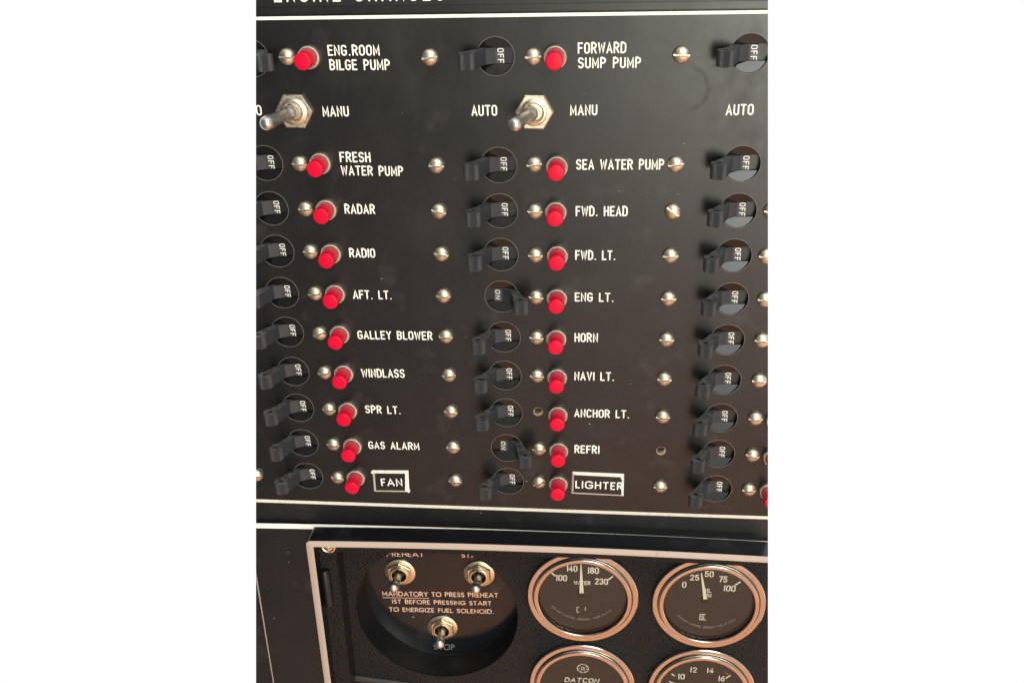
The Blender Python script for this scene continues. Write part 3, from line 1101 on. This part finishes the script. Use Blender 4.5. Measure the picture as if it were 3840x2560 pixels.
# ---------------------------------------------------------------- gauges
DH = -6.0 - GP       # dial height above the mounting plate
GS = 1.025
GPROF = [(28.0, 0), (28.0, 1.6), (27.85, 2.1), (27.5, 2.40), (26.5, 2.47), (25.5, 2.44), (25.25, 2.32), (25.05, 1.3), (24.8, 1.2), (24.7, 3.2), (24.5, 3.8), (24.25, 3.97), (23.5, 4.03), (22.75, 4.0), (22.45, 3.8), (22.3, 3.3)]
BEZEL = mesh_of("bezel", MB().lathe(GPROF, n=120, cap=False, ys=GS), M['chrome'], 16)
INNER = mesh_of("inner_wall", MB().lathe([(22.3, 3.32), (21.9, 1.6), (21.7, DH)], n=96, cap=False, ys=GS), M['glossblack'], 40)
DIAL = mesh_of("dial", MB().lathe([(21.75, DH - .02), (21.7, DH)], n=80, ys=GS), M['dial'])
GLASS = mesh_of("glass_pane", MB().lathe([(22.1, 2.7), (22.05, 2.71)], n=80, ys=GS), M['glass'])
G_G = "chrome gauges on the vinyl panel"


def gauge(x, y, label, texts, paint, needle, extra=None, fine=None):
    g = empty("gauge", x, y, GP)
    put("inner_wall", INNER, put("bezel", BEZEL, g))
    d = put("dial", DIAL, g)
    org = (x, y, GP)
    D = -6.0
    if texts or paint:
        b = MB()
        for tx in texts:
            text_strokes(b, *tx[:6], sw=tx[6] if len(tx) > 6 else .16, gap=.26, h=D, hh=.05, slant=tx[7] if len(tx) > 7 else 0)
        if paint:
            paint(b, D)
        put("marking", mesh_of("marking", b, M['needle'], 60, org), d)
    if extra:
        b = MB()
        extra(b, D)
        put("red_mark", mesh_of("red_mark", b, M['red_ink'], None, org), d)
    if fine:
        b = MB()
        fine(b, D)
        put("fine_lettering", mesh_of("fine_lettering", b, M['fine_ink'], None, org), d)
    if needle:
        (bx, by), (tx_, ty_), wb, wt = needle
        a = Vector((bx, by))
        e = Vector((tx_, ty_))
        u = (e - a).normalized()
        v = Vector((-u.y, u.x))
        b = MB()
        q = [a + v * wb / 2, a - v * wb / 2, e - v * wt / 2, e + v * wt / 2]
        b.add([(p.x, p.y, D + .9) for p in q] + [(p.x, p.y, D + 1.15) for p in q], [(0, 1, 2, 3), (4, 5, 6, 7)] + [(i, (i + 1) % 4, (i + 1) % 4 + 4, i + 4) for i in range(4)])
        put("needle", mesh_of("needle", b, M['needle'], None, org), g)
        hb_ = MB().lathe([(2.2, D), (2.2, D + .6), (1.9, D + .8)], bx, by + .9, 28)
        put("needle_hub", mesh_of("needle_hub", hb_, M['dial'], 40, org), g)
    put("glass_pane", GLASS, g)
    tag(g, label, "gauge", G_G)
    return g


def paint_water(b, D):
    b.ribbon([(5.3, 210.5), (7.0, 212.1)], .8, D, .05)
    b.ribbon([(33.8, 213.2), (35.6, 211.3)], .8, D, .05)
    b.ribbon([(19.1, 231.8), (18.1, 231.8), (18.1, 235.1), (19.2, 235.1)], .35, D, .04)
    b.ribbon([(22.3, 231.7), (22.3, 233.7)], .35, D, .04)


def fine_water(b, D):
    text_arc(b, "STEWART-WARNER - 826044 - MADE IN U.S.A.", 20.6, 220.4, 19.6, -53, 51, 1.0, .17, D)
    b.ribbon([(20.6 + 19.9 * math.sin(math.radians(a)), 220.4 + 19.9 * math.cos(math.radians(a))) for a in range(-12, 13, 3)], .12, D, .03)


def paint_oil(b, D):
    b.ribbon([(96.0, 213.5), (98.1, 211.5)], .85, D, .05)
    b.ribbon([(80.1, 233.0), (82.7, 233.0)], .4, D, .04)
    b.ribbon([(80.1, 233.0), (80.1, 236.5), (82.9, 236.5)], .5, D, .04)
    text_strokes(b, "S", 80.7, 236.0, 82.3, 236.0, 2.3, sw=.17, h=D, hh=.05)


def fine_oil(b, D):
    text_arc(b, "STEWART-WARNER  826040 MADE IN U.S.A.", 83.6, 222.4, 19.3, -50, 48, 1.0, .17, D)
    b.ribbon([(83.6 + 19.6 * math.sin(math.radians(a)), 222.4 + 19.6 * math.cos(math.radians(a))) for a in range(-12, 13, 3)], .12, D, .03)


def paint_volts(b, D):
    b.ribbon([(96.1, 275.2), (97.9, 273.5)], .8, D, .05)
    b.ribbon([(69.3, 275.4), (68.0, 274.3)], .7, D, .05)


def red_volts(b, D):
    b.add([(95.0, 271.7, D + .01), (95.5, 271.2, D + .01), (97.6, 272.6, D + .01), (97.0, 273.3, D + .01)], [(0, 1, 2, 3)])


def paint_emblem(b, D):
    cx, cy = 21.4, 273.4
    b.ribbon(circle(cx, cy, 2.95, 36), .36, D, .05, True)
    for a in (10, 60, 120, 170, 215, 325):
        c_, s_ = math.cos(math.radians(a)), math.sin(math.radians(a))
        b.ribbon([(cx + 1.7 * c_, cy + 1.7 * s_), (cx + 2.8 * c_, cy + 2.8 * s_)], .34, D, .045)
    text_strokes(b, "D", cx - .75, cy + 1.05, cx + .85, cy + 1.05, 2.1, sw=.15, h=D, hh=.06)


gauge(20.9, 224.3, "chrome rimmed round gauge reading WATER with figures 100 to 230",
      [('140', 12.89, 209.13, 18.2, 209.12, 3.9), ('180', 23.32, 209.99, 28.85, 209.96, 4.1), ('100', 7.45, 215.3, 13.0, 215.45, 3.95), ('230', 26.89, 216.57, 33.49, 216.67, 3.95), ('WATER', 16.37, 217.36, 24.78, 217.25, 2.6)],
      paint_water, ((20.39, 221.68), (19.9, 203.6), 2.2, .5), None, fine_water)
gauge(83.6, 224.9, "chrome rimmed round gauge reading OIL PSI with figures 0 to 100",
      [('0', 70.05, 216.47, 72.18, 216.48, 3.8), ('25', 73.75, 211.67, 78.32, 211.56, 3.7), ('50', 80.72, 209.21, 85.13, 209.24, 3.8), ('75', 87.73, 212.13, 91.9, 212.17, 3.9), ('100', 90.52, 217.59, 96.3, 217.72, 3.8), ('OIL', 80.3, 218.91, 84.82, 218.89, 2.6), ('PSI', 80.6, 222.05, 84.83, 222.04, 2.5)],
      paint_oil, ((81.89, 222.21), (78.86, 205.8), 2.0, .5), None, fine_oil)
gauge(21.1, 284.4, "chrome rimmed round gauge with a white wheel emblem at the bottom under the WATER gauge",
      [('DATCON', 11.61, 283.66, 29.9, 283.26, 3.3, .17, .22)], paint_emblem, None)
gauge(83.5, 283.8, "chrome rimmed round gauge reading VOLTS at the bottom under the OIL gauge",
      [('10', 71.34, 277.74, 74.78, 277.67, 3.95), ('12', 77.25, 272.44, 80.68, 272.52, 3.7), ('14', 85.89, 272.45, 89.36, 272.49, 3.75), ('16', 92.14, 277.78, 95.5, 277.75, 3.9), ('VOLTS', 79.52, 283.1, 87.24, 282.9, 2.7)],
      paint_volts, ((82.0, 285.6), (66.55, 278.33), 2.0, .5), red_volts)

# screw with a brass cup washer, half hidden by the frame in the corner
ps = empty("panel_screw", -104.2, 191.0, LIPH)
put("cup_washer", mesh_of("cup_washer", MB().lathe([(3.9, 0), (3.7, .7), (3.0, 1.0), (2.4, .7)], n=32, cap=False), M['brass'], 40), ps)
o = put("screw_head", SCREW, ps)
o.scale = (.74, .8, .74)
o.rotation_euler = (0, math.radians(-20), 0)
tag(ps, "small brass screw with a cup washer in the top left corner inside the frame", "screw")

# ---------------------------------------------------------------- saw the console section off along its two side cuts
EYE = W(*CAM_C)
CUTS = [((W(-105.05, -63.82), W(-156.64, 289.76)), 1), ((W(85.70, -61.22), W(116.27, 271.42)), -1)]
bpy.context.view_layer.update()
for (a, b), side in CUTS:
    nrm = (a - EYE).cross(b - EYE).normalized()
    ins = W(0, 100)
    if (ins - EYE).dot(nrm) > 0:
        nrm = -nrm              # points outwards, away from the console's middle
    for o in [x for x in bpy.data.objects if x.type == 'MESH']:
        mw = o.matrix_world
        dd = [(mw @ v.co - EYE).dot(nrm) for v in o.data.vertices]
        if not dd or max(dd) <= 0:
            continue
        if min(dd) >= -1e-5:
            bpy.data.objects.remove(o)
            continue
        o.data = o.data.copy()
        inv = mw.inverted()
        bm = bmesh.new()
        bm.from_mesh(o.data)
        co = inv @ EYE
        no = (mw.to_3x3().transposed() @ nrm).normalized()
        bmesh.ops.bisect_plane(bm, geom=bm.verts[:] + bm.edges[:] + bm.faces[:], dist=1e-8, plane_co=co, plane_no=no, clear_outer=True)
        bm.to_mesh(o.data)
        bm.free()
for o in [x for x in bpy.data.objects if x.type == 'EMPTY']:
    if not kids(o):
        bpy.data.objects.remove(o)
bpy.context.view_layer.update()
